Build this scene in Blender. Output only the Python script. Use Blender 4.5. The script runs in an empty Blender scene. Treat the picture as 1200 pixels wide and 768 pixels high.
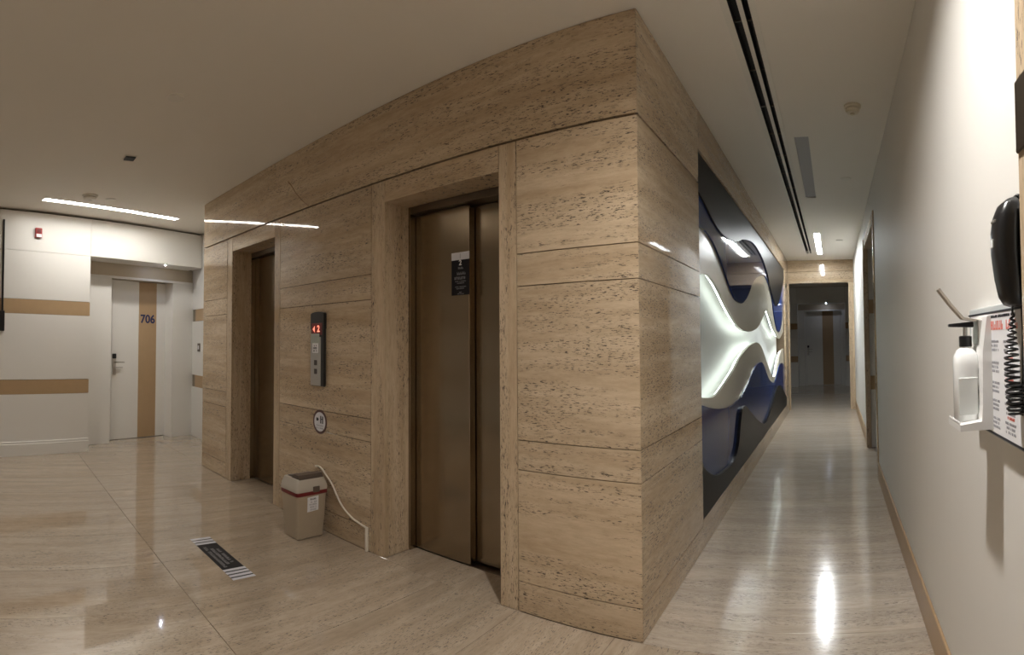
import bpy, bmesh, math, random
from mathutils import Vector, Matrix

random.seed(7)
SC = bpy.context.scene
COL = SC.collection
PI = math.pi

# ------------------------------------------------------------------ camera
# wide panoramic lens (central cylindrical), standing 1.26 m above the floor
F_PX, SHIFT = 626.4986, 1.455
YAW, PITCH, ROLL = 0.600968, 0.028857, -0.005897
cam = bpy.data.cameras.new('camera')
cam_o = bpy.data.objects.new('camera', cam)
COL.objects.link(cam_o)
SC.camera = cam_o
cam.type = 'PANO'
cam.panorama_type = 'CENTRAL_CYLINDRICAL'
cam.central_cylindrical_range_u_min = -600 / F_PX
cam.central_cylindrical_range_u_max = 600 / F_PX
cam.central_cylindrical_range_v_max = (384 + SHIFT) / F_PX
cam.central_cylindrical_range_v_min = (SHIFT - 384) / F_PX
cam.clip_start = 0.01
_d = Vector((-math.sin(YAW) * math.cos(PITCH), math.cos(YAW) * math.cos(PITCH), math.sin(PITCH)))
_r = Vector((math.cos(YAW), math.sin(YAW), 0))
_u = _r.cross(_d)
_r2 = _r * math.cos(ROLL) + _u * math.sin(ROLL)
_u2 = -_r * math.sin(ROLL) + _u * math.cos(ROLL)
cam_o.matrix_world = Matrix(((_r2.x, _u2.x, -_d.x, 0.803524), (_r2.y, _u2.y, -_d.y, -2.117838),
                             (_r2.z, _u2.z, -_d.z, 1.254431), (0, 0, 0, 1)))

# ------------------------------------------------------------------ world, exposure
world = bpy.data.worlds.new('world')
SC.world = world
world.use_nodes = True
world.node_tree.nodes['Background'].inputs[0].default_value = (0.9, 0.85, 0.8, 1)
world.node_tree.nodes['Background'].inputs[1].default_value = 0.05
SC.view_settings.view_transform = 'Standard'
SC.view_settings.look = 'None'
SC.view_settings.gamma = 1.0
SC.view_settings.use_curve_mapping = False
SC.view_settings.exposure = 0.8

# lamp strengths (emission of the lit diffusers)
E_STRIP_LOBBY = 28.0
E_STRIP_CORRIDOR = 72.0
E_DOWN_NEAR = 980.0
E_DOWN_LOBBY = 360.0
E_FILL_BEHIND = 190.0  # unseen lamp added behind the camera to even out the lobby light
E_ART = 5.6
E_VESTIBULE = 4.0


# ------------------------------------------------------------------ materials
def new_mat(name):
    m = bpy.data.materials.new(name)
    m.use_nodes = True
    return m, m.node_tree.nodes, m.node_tree.links, m.node_tree.nodes['Principled BSDF']


def simple(name, col, rough=0.5, metal=0.0, noise=0.0, nscale=8.0, coat=0.0, spec=0.5, bump=0.0):
    m, N, L, b = new_mat(name)
    b.inputs['Base Color'].default_value = (*col, 1)
    b.inputs['Roughness'].default_value = rough
    b.inputs['Metallic'].default_value = metal
    b.inputs['Coat Weight'].default_value = coat
    b.inputs['Specular IOR Level'].default_value = spec
    if noise > 0 or bump > 0:
        t = N.new('ShaderNodeTexCoord')
        n = N.new('ShaderNodeTexNoise')
        n.inputs['Scale'].default_value = nscale
        n.inputs['Detail'].default_value = 5
        L.new(t.outputs['Object'], n.inputs['Vector'])
        if noise > 0:
            mx = N.new('ShaderNodeMix')
            mx.data_type = 'RGBA'
            mx.inputs[6].default_value = (*[c * (1 - noise) for c in col], 1)
            mx.inputs[7].default_value = (*[min(1, c * (1 + noise)) for c in col], 1)
            L.new(n.outputs['Fac'], mx.inputs[0])
            L.new(mx.outputs[2], b.inputs['Base Color'])
        if bump > 0:
            bp = N.new('ShaderNodeBump')
            bp.inputs['Strength'].default_value = bump
            bp.inputs['Distance'].default_value = 0.002
            L.new(n.outputs['Fac'], bp.inputs['Height'])
            L.new(bp.outputs['Normal'], b.inputs['Normal'])
    return m


def emit(name, col, strength):
    m, N, L, b = new_mat(name)
    b.inputs['Base Color'].default_value = (0.9, 0.9, 0.9, 1)
    b.inputs['Emission Color'].default_value = (*col, 1)
    b.inputs['Emission Strength'].default_value = strength
    return m


def travertine(name, stretch, dark=(0.455, 0.337, 0.217), light=(0.63, 0.503, 0.358), rough=0.04, pits=1.0,
               tone=0.05, coat=0.0):
    """vein-cut travertine: layered bands, fine streaks, clustered dark pits"""
    m, N, L, b = new_mat(name)
    tc = N.new('ShaderNodeTexCoord')
    oi = N.new('ShaderNodeObjectInfo')
    off = N.new('ShaderNodeVectorMath'); off.operation = 'SCALE'
    off.inputs[0].default_value = (17.3, 11.1, 23.7)
    L.new(oi.outputs['Random'], off.inputs['Scale'])
    add = N.new('ShaderNodeVectorMath'); add.operation = 'ADD'
    L.new(tc.outputs['Object'], add.inputs[0]); L.new(off.outputs[0], add.inputs[1])
    # gentle warp so that veins wander
    w = N.new('ShaderNodeTexNoise'); w.inputs['Scale'].default_value = 1.7; w.inputs['Detail'].default_value = 2
    L.new(add.outputs[0], w.inputs['Vector'])
    ws = N.new('ShaderNodeVectorMath'); ws.operation = 'SCALE'; ws.inputs['Scale'].default_value = 0.014
    L.new(w.outputs['Color'], ws.inputs[0])
    ad2 = N.new('ShaderNodeVectorMath'); ad2.operation = 'ADD'
    L.new(add.outputs[0], ad2.inputs[0]); L.new(ws.outputs[0], ad2.inputs[1])

    def noise(scale_mul, detail=4, rough_=0.55, src=None, st=None):
        mp = N.new('ShaderNodeMapping')
        s = st or stretch
        mp.inputs['Scale'].default_value = tuple(c * scale_mul for c in s)
        L.new((src or ad2).outputs[0], mp.inputs['Vector'])
        n = N.new('ShaderNodeTexNoise'); n.inputs['Scale'].default_value = 1.0
        n.inputs['Detail'].default_value = detail; n.inputs['Roughness'].default_value = rough_
        L.new(mp.outputs[0], n.inputs['Vector'])
        return n

    def ramp(src, a, b_, ca=(0, 0, 0, 1), cb=(1, 1, 1, 1)):
        r = N.new('ShaderNodeValToRGB')
        r.color_ramp.elements[0].position = a; r.color_ramp.elements[0].color = ca
        r.color_ramp.elements[1].position = b_; r.color_ramp.elements[1].color = cb
        L.new(src, r.inputs[0])
        return r

    bands = noise(1.0, 6, 0.6)
    r1 = ramp(bands.outputs['Fac'], 0.32, 0.68, (*dark, 1), (*light, 1))
    fine = noise(6.0, 6, 0.72, st=tuple(max(c, 0.2 * max(stretch)) for c in stretch))
    r2 = ramp(fine.outputs['Fac'], 0.3, 0.62, (0.80, 0.775, 0.735, 1), (1.05, 1.045, 1.035, 1))
    mul = N.new('ShaderNodeMix'); mul.data_type = 'RGBA'; mul.blend_type = 'MULTIPLY'; mul.inputs[0].default_value = 0.8
    L.new(r1.outputs[0], mul.inputs[6]); L.new(r2.outputs[0], mul.inputs[7])
    # per-slab tone
    tv = N.new('ShaderNodeMapRange'); tv.inputs['To Min'].default_value = 1 - tone; tv.inputs['To Max'].default_value = 1 + tone
    L.new(oi.outputs['Random'], tv.inputs['Value'])
    tm = N.new('ShaderNodeVectorMath'); tm.operation = 'SCALE'
    L.new(mul.outputs[2], tm.inputs[0]); L.new(tv.outputs[0], tm.inputs['Scale'])
    # pits, in clusters that follow the bedding
    pn = noise(23.0, 4, 0.7, st=tuple(max(c, 0.19 * max(stretch)) for c in stretch))
    cl = noise(1.9, 4, 0.65)
    pr = ramp(pn.outputs['Fac'], 0.56, 0.60)
    cr = ramp(cl.outputs['Fac'], 0.43, 0.53)
    pm = N.new('ShaderNodeMath'); pm.operation = 'MULTIPLY'
    L.new(pr.outputs[0], pm.inputs[0]); L.new(cr.outputs[0], pm.inputs[1])
    pk = N.new('ShaderNodeMath'); pk.operation = 'MULTIPLY'; pk.inputs[1].default_value = pits
    L.new(pm.outputs[0], pk.inputs[0])
    mx = N.new('ShaderNodeMix'); mx.data_type = 'RGBA'
    mx.inputs[7].default_value = (0.065, 0.042, 0.026, 1)
    L.new(pk.outputs[0], mx.inputs[0]); L.new(tm.outputs[0], mx.inputs[6])
    L.new(mx.outputs[2], b.inputs['Base Color'])
    b.inputs['Coat Weight'].default_value = coat
    b.inputs['Coat Roughness'].default_value = 0.03
    rr = N.new('ShaderNodeMapRange')
    rr.inputs['To Min'].default_value = rough; rr.inputs['To Max'].default_value = 0.6
    L.new(pk.outputs[0], rr.inputs['Value'])
    L.new(rr.outputs[0], b.inputs['Roughness'])
    bp = N.new('ShaderNodeBump'); bp.invert = True
    bp.inputs['Strength'].default_value = 0.35; bp.inputs['Distance'].default_value = 0.002
    L.new(pk.outputs[0], bp.inputs['Height'])
    L.new(bp.outputs['Normal'], b.inputs['Normal'])
    return m


def brushed(name, col, rough=0.28):
    m, N, L, b = new_mat(name)
    tc = N.new('ShaderNodeTexCoord')
    mp = N.new('ShaderNodeMapping'); mp.inputs['Scale'].default_value = (220, 220, 1.5)
    n = N.new('ShaderNodeTexNoise'); n.inputs['Scale'].default_value = 1; n.inputs['Detail'].default_value = 3
    L.new(tc.outputs['Object'], mp.inputs['Vector']); L.new(mp.outputs[0], n.inputs['Vector'])
    mr = N.new('ShaderNodeMapRange')
    mr.inputs['To Min'].default_value = rough * 0.97; mr.inputs['To Max'].default_value = rough * 1.03
    L.new(n.outputs['Fac'], mr.inputs['Value']); L.new(mr.outputs[0], b.inputs['Roughness'])
    b.inputs['Base Color'].default_value = (*col, 1)
    b.inputs['Metallic'].default_value = 1
    b.inputs['Anisotropic'].default_value = 0.5
    return m


M = {}
M['stone_h'] = travertine('travertine_horizontal', (0.7, 0.7, 8.5))
M['stone_v'] = travertine('travertine_vertical', (8.5, 8.5, 0.7), pits=1.0)
M['floor_x'] = travertine('travertine_floor_across', (0.8, 9.0, 1.0), (0.47, 0.40, 0.325), (0.61, 0.53, 0.44), rough=0.13, pits=0.8, tone=0.04, coat=0.1)
M['floor_y'] = travertine('travertine_floor_along', (9.0, 0.8, 1.0), (0.43, 0.345, 0.258), (0.565, 0.47, 0.365), rough=0.06, pits=0.9, tone=0.04, coat=0.7)
M['grout'] = simple('grout', (0.13, 0.09, 0.055), 0.9)
M['white_panel'] = simple('white_lacquer_panel', (0.80, 0.785, 0.745), 0.35, noise=0.015, nscale=3)
M['white_paint'] = simple('white_wall_paint', (0.76, 0.74, 0.70), 0.6, noise=0.03, nscale=2.2, bump=0.05)
M['ceiling'] = simple('ceiling_paint', (0.77, 0.73, 0.66), 0.8, noise=0.02, nscale=1.5)
M['tan'] = simple('tan_laminate', (0.45, 0.31, 0.175), 0.4, noise=0.05, nscale=14)
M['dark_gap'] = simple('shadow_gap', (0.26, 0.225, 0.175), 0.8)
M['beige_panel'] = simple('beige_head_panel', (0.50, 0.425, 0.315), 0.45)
M['steel_door'] = brushed('brushed_bronze_steel', (0.34, 0.28, 0.205), 0.2)
M['steel'] = brushed('brushed_steel', (0.55, 0.53, 0.5), 0.3)
M['steel_dark'] = brushed('dark_steel', (0.20, 0.17, 0.14), 0.35)
M['black'] = simple('black_plastic', (0.012, 0.012, 0.013), 0.3)
M['black_matt'] = simple('black_matt', (0.015, 0.015, 0.015), 0.6)
M['black_glass'] = simple('satin_black_panel', (0.012, 0.011, 0.010), 0.38, spec=0.12)
M['blue_glass'] = simple('dark_blue_glass', (0.028, 0.050, 0.17), 0.04, spec=0.05)
M['cream_gloss'] = simple('cream_gloss_panel', (0.60, 0.56, 0.46), 0.2)
M['glow_back'] = simple('white_back_panel', (0.84, 0.87, 0.86), 0.5)
M['led'] = emit('led_tape', (0.90, 1.0, 0.97), E_ART)
M['lamp_lobby'] = emit('strip_diffuser_lobby', (1.0, 0.97, 0.92), E_STRIP_LOBBY)
M['lamp_corr'] = emit('strip_diffuser_corridor', (0.93, 0.98, 1.0), E_STRIP_CORRIDOR)
M['lamp_off'] = simple('strip_diffuser_off', (0.33, 0.33, 0.34), 0.4)
M['lamp_near'] = emit('downlight_lens', (1.0, 0.965, 0.92), E_DOWN_NEAR)
M['lamp_lob2'] = emit('downlight_lens_lobby', (1.0, 0.95, 0.89), E_DOWN_LOBBY)
M['fill_beh'] = emit('fill_lens_behind', (1.0, 0.95, 0.89), E_FILL_BEHIND)
M['lamp_small'] = emit('small_led_lens', (0.72, 0.80, 1.0), 450.0)
M['fix_white'] = simple('white_fixture', (0.72, 0.69, 0.62), 0.5)
M['fix_cream'] = simple('cream_fixture', (0.66, 0.60, 0.47), 0.5)
M['red'] = simple('red_plastic', (0.34, 0.02, 0.02), 0.35)
M['dark_red'] = simple('dark_red_plastic', (0.16, 0.012, 0.014), 0.35)
M['bin_beige'] = simple('beige_bin_plastic', (0.40, 0.325, 0.235), 0.4, noise=0.04, nscale=20)
M['bin_lid'] = simple('pale_lid_plastic', (0.50, 0.45, 0.38), 0.35)
M['bin_flap'] = simple('brown_flap_plastic', (0.10, 0.075, 0.06), 0.4)
M['paper'] = simple('white_paper', (0.80, 0.80, 0.82), 0.7)
M['ink'] = simple('black_ink', (0.03, 0.03, 0.04), 0.6)
M['ink_grey'] = simple('grey_ink', (0.40, 0.40, 0.43), 0.6)
M['ink_red'] = simple('red_ink', (0.82, 0.22, 0.17), 0.6)
M['navy'] = simple('navy_number', (0.012, 0.022, 0.10), 0.35)
M['sticker_black'] = simple('sticker_black', (0.016, 0.015, 0.018), 0.45, spec=0.15)
M['sticker_white'] = simple('sticker_white', (0.66, 0.66, 0.70), 0.4)
M['text_white'] = simple('text_white', (0.75, 0.75, 0.75), 0.5)
M['text_dim'] = simple('text_grey', (0.22, 0.22, 0.23), 0.5)
M['led_red'] = emit('red_led_segments', (1.0, 0.12, 0.05), 1.0)
M['silver'] = simple('silver_face', (0.42, 0.41, 0.40), 0.35, 0.6)
M['cable_white'] = simple('ivory_cable', (0.74, 0.67, 0.56), 0.45)
M['pump_white'] = simple('white_plastic', (0.80, 0.79, 0.77), 0.3)
M['bottle'] = simple('translucent_bottle', (0.86, 0.87, 0.86), 0.2)
M['gel_window'] = simple('frosted_window', (0.70, 0.72, 0.70), 0.15)
M['lever'] = simple('aluminium_lever', (0.62, 0.57, 0.49), 0.4, 0.3)
M['sticker_maroon'] = simple('maroon_rim', (0.085, 0.035, 0.03), 0.4)
M['acrylic'] = simple('pale_acrylic', (0.62, 0.66, 0.67), 0.15)


# ------------------------------------------------------------------ mesh builder
class MB:
    def __init__(self):
        self.bm = bmesh.new()

    def hexa(self, p, bevel=0.0):
        """p: 8 corners, bottom ring (4) then top ring (4)"""
        vs = [self.bm.verts.new(Vector(q)) for q in p]
        fs = [(3, 2, 1, 0), (4, 5, 6, 7), (0, 1, 5, 4), (1, 2, 6, 5), (2, 3, 7, 6), (3, 0, 4, 7)]
        faces = [self.bm.faces.new([vs[i] for i in f]) for f in fs]
        if bevel > 0:
            edges = list({e for f in faces for e in f.edges})
            bmesh.ops.bevel(self.bm, geom=edges, offset=bevel, segments=1, affect='EDGES', profile=0.5)
        return self

    def box(self, lo, hi, bevel=0.0, T=None):
        (a, b, c), (d, e, f) = lo, hi
        p = [(a, b, c), (d, b, c), (d, e, c), (a, e, c), (a, b, f), (d, b, f), (d, e, f), (a, e, f)]
        if T: p = [T(*q) for q in p]
        return self.hexa(p, bevel)

    def ring(self, rings, cap=True, closed=False):
        """rings: list of lists of points, skinned"""
        R = [[self.bm.verts.new(Vector(q)) for q in r] for r in rings]
        n = len(R[0])
        m = len(R)
        for i in range(m if closed else m - 1):
            a, b = R[i], R[(i + 1) % m]
            for k in range(n):
                self.bm.faces.new((a[k], a[(k + 1) % n], b[(k + 1) % n], b[k]))
        if cap and not closed:
            self.bm.faces.new(list(reversed(R[0])))
            self.bm.faces.new(R[-1])
        return self

    def lathe(self, prof, centre, axis='z', n=20):
        """prof: (radius, height) pairs"""
        cx, cy, cz = centre
        rings = []
        for r, h in prof:
            ring = []
            for k in range(n):
                a = 2 * PI * k / n
                u, v = r * math.cos(a), r * math.sin(a)
                if axis == 'z': ring.append((cx + u, cy + v, cz + h))
                elif axis == 'y': ring.append((cx + u, cy + h, cz + v))
                else: ring.append((cx + h, cy + u, cz + v))
            rings.append(ring)
        return self.ring(rings)

    def tube(self, pts, r, n=8):
        pts = [Vector(p) for p in pts]
        rings = []
        prev = None
        for i, p in enumerate(pts):
            t = (pts[min(i + 1, len(pts) - 1)] - pts[max(i - 1, 0)]).normalized()
            if prev is None:
                up = Vector((0, 0, 1)) if abs(t.z) < 0.9 else Vector((1, 0, 0))
                u = t.cross(up).normalized()
            else:
                u = (prev - t * prev.dot(t)).normalized()
            prev = u
            v = t.cross(u)
            rr = r[i] if isinstance(r, (list, tuple)) else r
            rings.append([p + u * rr * math.cos(2 * PI * k / n) + v * rr * math.sin(2 * PI * k / n) for k in range(n)])
        return self.ring(rings)

    def extrude_poly(self, pts, vec, flip=False):
        a = [self.bm.verts.new(Vector(p)) for p in pts]
        b = [self.bm.verts.new(Vector(p) + Vector(vec)) for p in pts]
        n = len(a)
        self.bm.faces.new(a); self.bm.faces.new(list(reversed(b)))
        for k in range(n):
            self.bm.faces.new((a[k], b[k], b[(k + 1) % n], a[(k + 1) % n]))
        return self

    def build(self, name, mat, parent=None, smooth=False, props=None):
        bmesh.ops.recalc_face_normals(self.bm, faces=self.bm.faces[:])
        me = bpy.data.meshes.new(name)
        self.bm.to_mesh(me); self.bm.free()
        me.materials.append(mat)
        if smooth:
            me.shade_smooth()
            try: me.set_sharp_from_angle(angle=math.radians(40))
            except Exception: pass
        o = bpy.data.objects.new(name, me)
        COL.objects.link(o)
        if parent is not None:
            o.parent = parent
            # meshes are modelled in world metres; undo the root's place
            base = Vector(parent.location)
            q = parent.parent
            while q is not None:
                base += Vector(q.location); q = q.parent
            o.location = -base
        for k, v in (props or {}).items(): o[k] = v
        return o


def thing(name, loc, label, cat, group=None, kind=None):
    o = bpy.data.objects.new(name, None)
    o.empty_display_size = 0.1
    COL.objects.link(o)
    o.location = loc
    return tag(o, label, cat, group, kind)


def tag(o, label=None, cat=None, group=None, kind=None):
    if label: o['label'] = label
    if cat: o['category'] = cat
    if group: o['group'] = group
    if kind: o['kind'] = kind
    return o


def struct(o, label=None):
    o['kind'] = 'structure'
    if label: o['label'] = label
    return o


def copy_tree(o, parent=None):
    c = o.copy()
    COL.objects.link(c)
    if parent is not None: c.parent = parent
    for ch in list(o.children): copy_tree(ch, c)
    return c


def text_mesh(name, body, size, mat, parent, origin, ux, uy, depth=0.0008, bold=0.0, align='CENTER'):
    """flat lettering as a mesh; origin = centre, ux/uy = writing and up directions"""
    cu = bpy.data.curves.new(name, 'FONT')
    cu.body = body; cu.size = size; cu.align_x = align; cu.align_y = 'CENTER'
    cu.extrude = depth; cu.offset = bold; cu.resolution_u = 4
    tmp = bpy.data.objects.new(name + '_tmp', cu)
    COL.objects.link(tmp)
    dg = bpy.context.evaluated_depsgraph_get()
    me = bpy.data.meshes.new_from_object(tmp.evaluated_get(dg))
    bpy.data.objects.remove(tmp); bpy.data.curves.remove(cu)
    ux, uy = Vector(ux).normalized(), Vector(uy).normalized()
    uz = ux.cross(uy)
    mt = Matrix(((ux.x, uy.x, uz.x, origin[0]), (ux.y, uy.y, uz.y, origin[1]), (ux.z, uy.z, uz.z, origin[2]), (0, 0, 0, 1)))
    me.transform(mt)
    me.materials.clear(); me.materials.append(mat)
    o = bpy.data.objects.new(name, me); COL.objects.link(o)
    if parent is not None:
        o.parent = parent
        base = Vector(parent.location); q = parent.parent
        while q is not None: base += Vector(q.location); q = q.parent
        o.location = -base
    return o


def glyph_rows(name, mat, parent, origin, ux, uy, rows, h, gap, seed=1, thick=0.0006):
    """blurred small print that cannot be read: rows of letter-sized strokes. rows: list of row widths"""
    rnd = random.Random(seed)
    ux, uy = Vector(ux).normalized(), Vector(uy).normalized()
    uz = ux.cross(uy)
    mb = MB()
    y = 0
    for wdt in rows:
        x = -wdt / 2
        while x < wdt / 2 - h * 0.3:
            lw = h * rnd.uniform(0.45, 0.8)
            if rnd.random() > 0.14:
                st = h * 0.2
                c = Vector(origin) + ux * x + uy * y
                for (a, b, cc, d) in ((0, 0, st, h), (lw - st, 0, lw, h * rnd.choice((0.6, 1.0))),
                                      (st, h * rnd.choice((0.0, 0.42, 0.8)), lw - st, 0)):
                    if d == 0: d = b + st
                    p = []
                    for zz in (0, thick):
                        for (q, r) in ((a, b), (cc, b), (cc, d), (a, d)):
                            p.append(c + ux * q + uy * (r - h / 2) + uz * zz)
                    mb.hexa(p)
            x += lw + h * 0.22
        y -= gap
    return mb.build(name, mat, parent, props={'kind': 'stuff'})


def spline(pts, n):
    """Catmull-Rom through (y, z) points"""
    P = [Vector((a, b)) for a, b in pts]
    P = [P[0] * 2 - P[1]] + P + [P[-1] * 2 - P[-2]]
    out = []
    for i in range(1, len(P) - 2):
        for k in range(n):
            t = k / n
            p0, p1, p2, p3 = P[i - 1], P[i], P[i + 1], P[i + 2]
            out.append(0.5 * ((2 * p1) + (p2 - p0) * t + (2 * p0 - 5 * p1 + 4 * p2 - p3) * t * t + (3 * p1 - p0 - 3 * p2 + p3) * t ** 3))
    out.append(P[-2])
    return out


# ------------------------------------------------------------------ dimensions
H = 2.70
XW = 1.186                      # right wall
YE = 7.5                        # header at the corridor end
J = (0.14, 0.66, 0.80, 1.53, 1.685, 2.24)
XL = -4.32                      # left end of the stone block
A16 = math.radians(16.0)
T16 = Vector((-math.sin(A16), math.cos(A16), 0))
N16 = Vector((math.cos(A16), math.sin(A16), 0))


def LF(s, d, z):
    """left wall frame: s along the wall, d towards the room (plane at -5.34)"""
    return T16 * s + N16 * d + Vector((0, 0, z))


# ------------------------------------------------------------------ floor
fl = struct(MB().box((-7.4, -4.6, -0.06), (2.6, 13.0, -0.012)).build('floor', M['grout']))


def clip_tile(x0, x1, y0, y1, mat, g=0.0011):
    return MB().box((x0 + g, y0 + g, -0.014), (x1 - g, y1 - g, 0.0), 0.0008).build('tile', mat, fl)


xs = [-0.13 + 0.5 * k for k in range(-14, 4)]
for r, (ya, yb) in enumerate(((0.0, 0.6), (-1.146, 0.0), (-2.29, -1.146), (-3.44, -2.29), (-4.5, -3.44))):
    for k in range(len(xs) - 1):
        xa, xb = xs[k], xs[k + 1]
        if r == 0:
            if xa > XL - 0.05: continue      # under the stone block: lift thresholds only
            xb = min(xb, XL + 0.03)
        if xa > XW: continue
        clip_tile(xa, min(xb, XW + 0.02), ya, yb, M['floor_y'])
for (xa, xb) in ((-3.75, -2.76), (-1.69, -0.61)):
    clip_tile(xa, xb, 0.0, 0.262, M['floor_y'])
ys = [0.0, 0.19] + [0.19 + 0.615 * k for k in range(1, 12)] + [7.5]
for k in range(len(ys) - 1):
    clip_tile(-0.06, XW + 0.06, ys[k], ys[k + 1], M['floor_x'])
yy = 7.5
while yy < 12.6:
    clip_tile(-1.4, 2.5, yy, min(yy + 0.615, 12.9), M['floor_x'])
    yy += 0.615
for k in range(3):
    clip_tile(XW + 0.06, 2.5, 2.3 + k * 0.7, 3.0 + k * 0.7, M['floor_x'])

# ------------------------------------------------------------------ ceiling with holes for recessed fittings
CT = 0.14
ceil_mb = MB().box((-7.4, -4.6, H), (2.6, 13.0, H + CT))
ceiling = struct(ceil_mb.build('ceiling', M['ceiling']))
LAMP_A, LAMP_B = Vector((-4.596, -1.636, 0)), Vector((-5.056, -0.042, 0))   # lobby strip
_dir = (LAMP_B - LAMP_A).normalized(); _nor = Vector((_dir.y, -_dir.x, 0)); _len = (LAMP_B - LAMP_A).length


def LS(u, v, z):
    return LAMP_A + _dir * u + _nor * v + Vector((0, 0, z))


cut = MB()
cut.box((0, -0.045, H - 0.05), (_len, 0.045, H + 0.03), T=LS)
cut.box((0.565, 5.10, H - 0.05), (0.645, 6.87, H + 0.016))
cut.box((0.553, 1.64, H - 0.05), (0.657, 3.27, H + 0.016))
cut.box((0.384, -2.6, H - 0.05), (0.424, 6.75, H + 0.06))
cut.box((0.444, -2.6, H - 0.05), (0.472, 6.75, H + 0.06))
DOWN = [((0.578, -1.10), 'lamp_near', 0.06), ((-3.05, -2.30), 'lamp_lob2', 0.05), ((-1.2, -3.3), 'fill_beh', 0.05)]  # the last one is an added fill lamp, out of view
for (x, y), _m, rad in DOWN:
    cut.lathe([(rad, -0.05), (rad, 0.05)], (x, y, H), n=24)
co = cut.build('cutter', M['ceiling'])
md = ceiling.modifiers.new('holes', 'BOOLEAN'); md.operation = 'DIFFERENCE'; md.object = co; md.solver = 'EXACT'
dg = bpy.context.evaluated_depsgraph_get()
nm = bpy.data.meshes.new_from_object(ceiling.evaluated_get(dg))
ceiling.modifiers.clear(); ceiling.data = nm
bpy.data.objects.remove(co)

# ------------------------------------------------------------------ stone core: front wall with the two lifts
G = 0.0019


def slab(x0, x1, z0, z1, parent, mat='stone_h', y0=0.0, y1=0.03, g=G, miter=False, top=None, bot=None):
    a, b = x0 + g, x1 - g
    lo, hi = z0 + (g if bot is None else bot), z1 - (g if top is None else top)
    if miter:
        b = x1 - 0.0006
        p = [(a, y0, lo), (b, y0, lo), (b - 0.03, y1, lo), (a, y1, lo), (a, y0, hi), (b, y0, hi), (b - 0.03, y1, hi), (a, y1, hi)]
        return MB().hexa(p, 0.0012).build('stone_slab', M[mat], parent)
    return MB().box((a, y0, lo), (b, y1, hi), 0.0012).build('stone_slab', M[mat], parent)


wf = MB()
X_L = (-3.74, -3.63, -2.855, -2.767)
X_R = (-1.68, -1.555, -0.725, -0.62)
for (a, b) in ((XL + 0.03, X_L[1] - 0.02), (X_L[2] + 0.02, X_R[1] - 0.02), (X_R[2] + 0.02, -0.03)):
    wf.box((a, 0.028, 0), (b, 0.48, H))
for X in (X_L, X_R):
    wf.box((X[1] - 0.02, 0.028, 2.12), (X[2] + 0.02, 0.48, H))
    wf.box((X[1] - 0.02, 0.46, 0), (X[2] + 0.02, 0.48, 2.12))
wall_front = struct(wf.build('wall_front', M['grout']))
rows = [(0, J[0])] + [(J[i], J[i + 1]) for i in range(5)]
for (xa, xb, mit) in ((XL, X_L[0], False), (X_L[3], X_R[0], False), (X_R[3], 0.0, True)):
    for (za, zb) in rows:
        slab(xa, xb, za, zb, wall_front, miter=mit, top=0.0055 if zb == J[5] else None)
slab(XL, 0.0, J[5], H, wall_front, miter=True, bot=0.0055)
for X in (X_L, X_R):
    slab(X[0], X[1], 0, J[5], wall_front, 'stone_v', y1=0.20, top=0.0055)
    slab(X[2], X[3], 0, J[5], wall_front, 'stone_v', y1=0.20, top=0.0055)
    slab(X[1] - 0.001, X[2] + 0.001, 2.105, J[5], wall_front, 'stone_h', y1=0.20, top=0.0055, bot=0.0)

# natural dark vein crossing the middle slab near the lift
b = MB()
b.tube([(x, 0.0022, z) for x, z in ((-2.66, 2.50), (-2.633, 2.477), (-2.6, 2.445), (-2.548, 2.385), (-2.468, 2.316), (-2.409, 2.272), (-2.372, 2.250))], 0.0045, 6)
b.build('stone_vein', simple('vein_brown', (0.26, 0.17, 0.09), 0.2), wall_front)

# left flank of the block
wl = MB().box((XL + 0.001, 0.03, 0), (XL + 0.04, 0.60, H)).build('wall_core_left', M['stone_h'])
struct(wl)

# ------------------------------------------------------------------ stone core: corridor side with the relief panel
ART_Y0, ART_Y1, ART_Z0, ART_Z1 = 1.055, 6.90, 0.172, 2.455
ws = MB()
ws.box((-0.48, 0.03, 0), (-0.03, ART_Y0 - 0.005, H))
ws.box((-0.48, ART_Y0 - 0.005, 0), (-0.03, ART_Y1 + 0.005, ART_Z0 - 0.005))
ws.box((-0.48, ART_Y0 - 0.005, ART_Z1 + 0.005), (-0.03, ART_Y1 + 0.005, H))
ws.box((-0.48, ART_Y1 + 0.005, 0), (-0.03, YE + 0.12, H))
ws.box((-0.48, ART_Y0 - 0.005, ART_Z0 - 0.005), (-0.20, ART_Y1 + 0.005, ART_Z1 + 0.005))
wall_side = struct(ws.build('wall_corridor_left', M['grout']))


def side_slab(y0, y1, z0, z1, miter=False, top=None, bot=None, g=G, mat='stone_h', x0=-0.03):
    a, b = y0 + g, y1 - g
    lo, hi = z0 + (g if bot is None else bot), z1 - (g if top is None else top)
    if miter:
        a = y0 + 0.0006
        p = [(0, a, lo), (0, b, lo), (-0.03, b, lo), (-0.03, a + 0.03, lo), (0, a, hi), (0, b, hi), (-0.03, b, hi), (-0.03, a + 0.03, hi)]
        return MB().hexa(p, 0.0012).build('stone_slab', M[mat], wall_side)
    return MB().box((x0, a, lo), (0, b, hi), 0.0012).build('stone_slab', M[mat], wall_side)


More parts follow.
